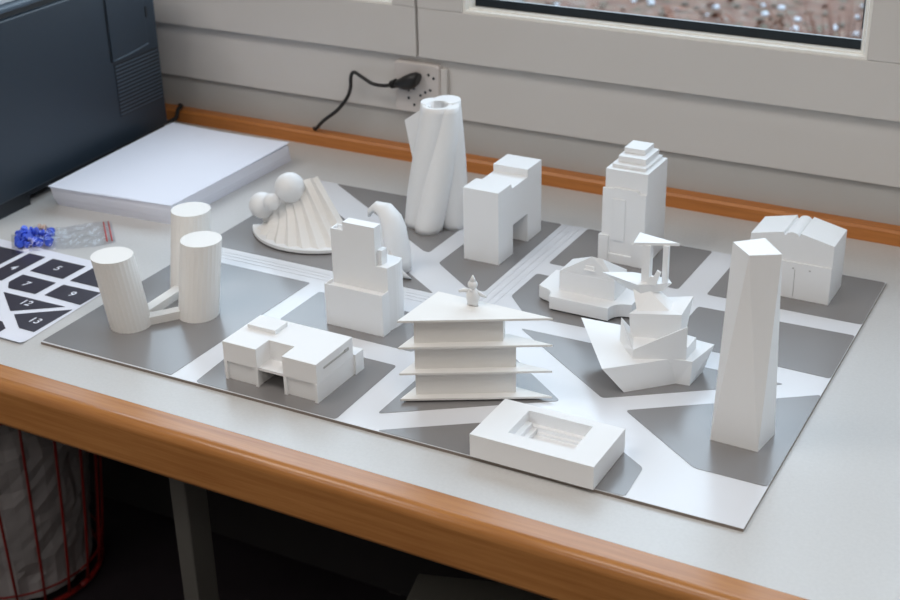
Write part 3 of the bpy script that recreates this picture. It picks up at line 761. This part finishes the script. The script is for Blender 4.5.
# side cover with curved lower edge
b = MB()
prof = [(.297, .248), (.297, .146)] + [(.297+.082*k/8, .146+.0055*(k/8)**2) for k in range(1, 9)] + [(.379, .248)]
b.loft([[PP(s, 0.0005, z) for s, z in prof], [PP(s, -.0022, z) for s, z in prof]]); cov = b.build('side_cover', PRINTER, t, bevel=0.0008)
b = MB()
b.tube([PP(.2965+.083*k/8, -.0018, .1445+.0055*(k/8)**2) for k in range(9)], .0011, 6)
sub(b, 'highlight_rib', PRINTER3, cov, (-1.55, 1.38, D))
b = MB(); pbox(b, .2945, .2965, -.0006, .001, .143, .248); b.build('cover_gap', PRINTER2, t)
b = MB(); pbox(b, .382, .386, -.0012, .001, .188, .204); b.build('latch_slot', PRINTER2, t)
b = MB(); pbox(b, .300, .402, -.0005, .002, .060, .139)
vg = b.build('vent_recess', PRINTER2, t)
for k in range(14):
    b = MB(); z = .0625+k*.0055; pbox(b, .301, .401, -.0016, .0, z, z+.0016)
    sub(b, 'vent_slat', PRINTER3, vg, (-1.55, 1.38, D))
b = MB(); pbox(b, .052, .0555, -.0010, .0005, .2435, .246); b.build('screw_dot', PRINTER2, t)

# ================================================================== socket, plug and cables
t = thing('wall_socket', (-.968, 1.6505, .108), 'cream square wall socket with pin holes, mounted just below the window frame', 'socket')
b = MB()
pts = rounded([(-1.0065, .0710), (-.9330, .0710), (-.9330, .1445), (-1.0065, .1445)], .006, 4)
b.loft([[(x, 1.6505, z) for x, z in pts], [(x, 1.6425, z) for x, z in pts], [(-.9698+(x+.9698)*.95, 1.6400, .1078+(z-.1078)*.95) for x, z in pts]])
b.build('cover_plate', SOCK, t)
hol = [(-.9835, .1040), (-.9745, .1075), (-.9560, .1040), (-.9480, .1080), (-.9835, .0925), (-.9640, .0985), (-.9620, .0905), (-.9745, .0835), (-.9520, .0925), (-.9500, .1300), (-.9420, .1260)]
for x, z in hol:
    b = MB(); b.loft([[(x+.0021*math.cos(2*PI*k/10), yy_, z+.0021*math.sin(2*PI*k/10)) for k in range(10)] for yy_ in (1.6402, 1.6396)]); b.build('pin_hole', GASK, t)
b = MB(); b.box(-.9330, -.9230, 1.6435, 1.6504, .0760, .1400); b.build('side_housing', PAINT2, t, bevel=.001)

t = thing('power_plug', (-.966, 1.6395, .122), 'black power plug pushed into the wall socket, its cable hanging down', 'plug')
b = MB()
ctr = [(-.960, 1.6290, .1250), (-.966, 1.6270, .1235), (-.975, 1.6265, .1210), (-.985, 1.6275, .1185), (-.993, 1.6285, .1165), (-.998, 1.6290, .1150)]
rad = [(.010, .0085), (.0150, .0105), (.0150, .0105), (.0115, .0095), (.0075, .0075), (.0055, .0055)]
rings = []
for (x, y, z), (a, d_) in zip(ctr, rad):
    rings.append([(x+.35*a*math.cos(2*PI*k/16)*.6, y+d_*math.sin(2*PI*k/16), z+a*math.cos(2*PI*k/16)*.85) for k in range(16)])
b.loft(rings, smooth=True); b.build('plug_body', BLACK, t)
b = MB()
for k in range(4): b.cyl((0, 0, 0), (0, 0, 0), 0) if False else b.tube([(-.996-.0026*k, 1.6290, .1155-.0010*k), (-.9974-.0026*k, 1.6290, .1150-.0010*k)], .0066-.0003*k, 12)
b.build('strain_relief', BLACK, t)
b = MB()
cp = [Vector(p) for p in ((-1.000, 1.629, .1145), (-1.014, 1.629, .1095), (-1.036, 1.630, .1090), (-1.054, 1.631, .1160), (-1.0685, 1.632, .1215), (-1.0745, 1.632, .1140), (-1.077, 1.633, .0970), (-1.085, 1.634, .0800), (-1.104, 1.635, .0585), (-1.130, 1.636, .0385), (-1.150, 1.6445, .0210), (-1.156, 1.6480, .0195))]
def cat(P, n=8):
    o_ = []
    for i in range(len(P)-1):
        p0, p1, p2, p3 = P[max(i-1, 0)], P[i], P[i+1], P[min(i+2, len(P)-1)]
        for k in range(n):
            s_ = k/n; o_.append(0.5*((2*p1)+(p2-p0)*s_+(2*p0-5*p1+4*p2-p3)*s_*s_+(3*p1-p0-3*p2+p3)*s_**3))
    return o_+[P[-1]]
b.tube(cat(cp), .0027, 10); b.build('cable', BLACK, t)
b = MB(); b.tube(cat([Vector(p) for p in ((-1.402, 1.593, .008), (-1.396, 1.615, .010), (-1.401, 1.630, .0195), (-1.403, 1.6415, .0225), (-1.412, 1.648, .0205))]), .0032, 8)
tag(b.build('cable', BLACK, origin=(-1.40, 1.62, 0.01)), 'short dark cable emerging behind the printer onto the wooden upstand', 'cable')

# ================================================================== under the desk
bx, by = -1.615, 1.345; zt, zb = -.365, -.742; rt_, rb_ = .172, .135
t = thing('wire_basket', (bx, by, FZ), 'red wire waste basket standing in the dark below the desk', 'basket')
def ringpts(r, z, n=40): return [(bx+r*math.cos(2*PI*k/n), by+r*math.sin(2*PI*k/n), z) for k in range(n+1)]
for r, z, w_, nm in ((rt_, zt, .0045, 'rim'), (rb_, zb+.004, .0045, 'bottom_ring'), (rb_+.1*(rt_-rb_), zb+.1*(zt-zb), .0018, 'hoop')):
    b = MB(); b.tube(ringpts(r, z), w_, 8); b.build(nm, REDW, t)
NW = 20
for k in range(NW):
    a = 2*PI*k/NW+.13; b = MB()
    b.tube([(bx+(rb_+(rt_-rb_)*v**.8)*math.cos(a), by+(rb_+(rt_-rb_)*v**.8)*math.sin(a), zb+(zt-zb)*v) for v in [j/6 for j in range(7)]], .0024, 6); b.build('wire', REDW, t)
b = MB()
for k in range(5): b.tube([(bx-rb_+.03*k+.07, by-.1, zb), (bx-rb_+.03*k+.07, by+.1, zb)], .002, 5)
b.build('bottom_grid', REDW, t)
b = MB(); rings = []
for j in range(24):
    v = j/23; ring = []
    for k in range(48):
        a = 2*PI*k/48; base_r = (rb_+(rt_-rb_)*min(1, v*.97))*.90
        if v > .8: base_r *= max(.02, math.cos((v-.8)/.2*PI/2))**.5
        n_ = mnoise.noise(Vector((math.cos(a)*2.2, math.sin(a)*2.2, v*4)))+.5*mnoise.noise(Vector((math.cos(a)*6, math.sin(a)*6, v*11)))
        r = base_r*(1-.10*abs(n_)); ring.append((bx+r*math.cos(a), by+r*math.sin(a), zb+.012+(zt-zb-.035)*v+.016*n_*v))
    rings.append(ring)
b.loft(rings, smooth=False); o = b.build('bin_bag', BAGW, origin=(bx, by, zb))
tag(o, 'crumpled whitish plastic bag stuffed in the red wire basket', 'bag')

t = thing('paper_bag', (-.70, 1.36, FZ), 'dull grey open paper bag standing low in the dark under the desk', 'bag')
c, s_ = math.cos(.25), math.sin(.25)
q = [(-.12, -.07), (.16, -.07), (.16, .08), (-.12, .08)]
q = [(-.70+x*c-y*s_, 1.33+x*s_+y*c) for x, y in q]
b = MB(); b.loft([[(x, y, FZ) for x, y in q], [(x+.01*math.sin(i*2), y, -.50-.012*(i % 2)) for i, (x, y) in enumerate(q)]]); b.build('bag_body', CBOX, t, bevel=.004)

# drop helper properties
for o in bpy.data.objects:
    if '_o' in o: del o['_o']
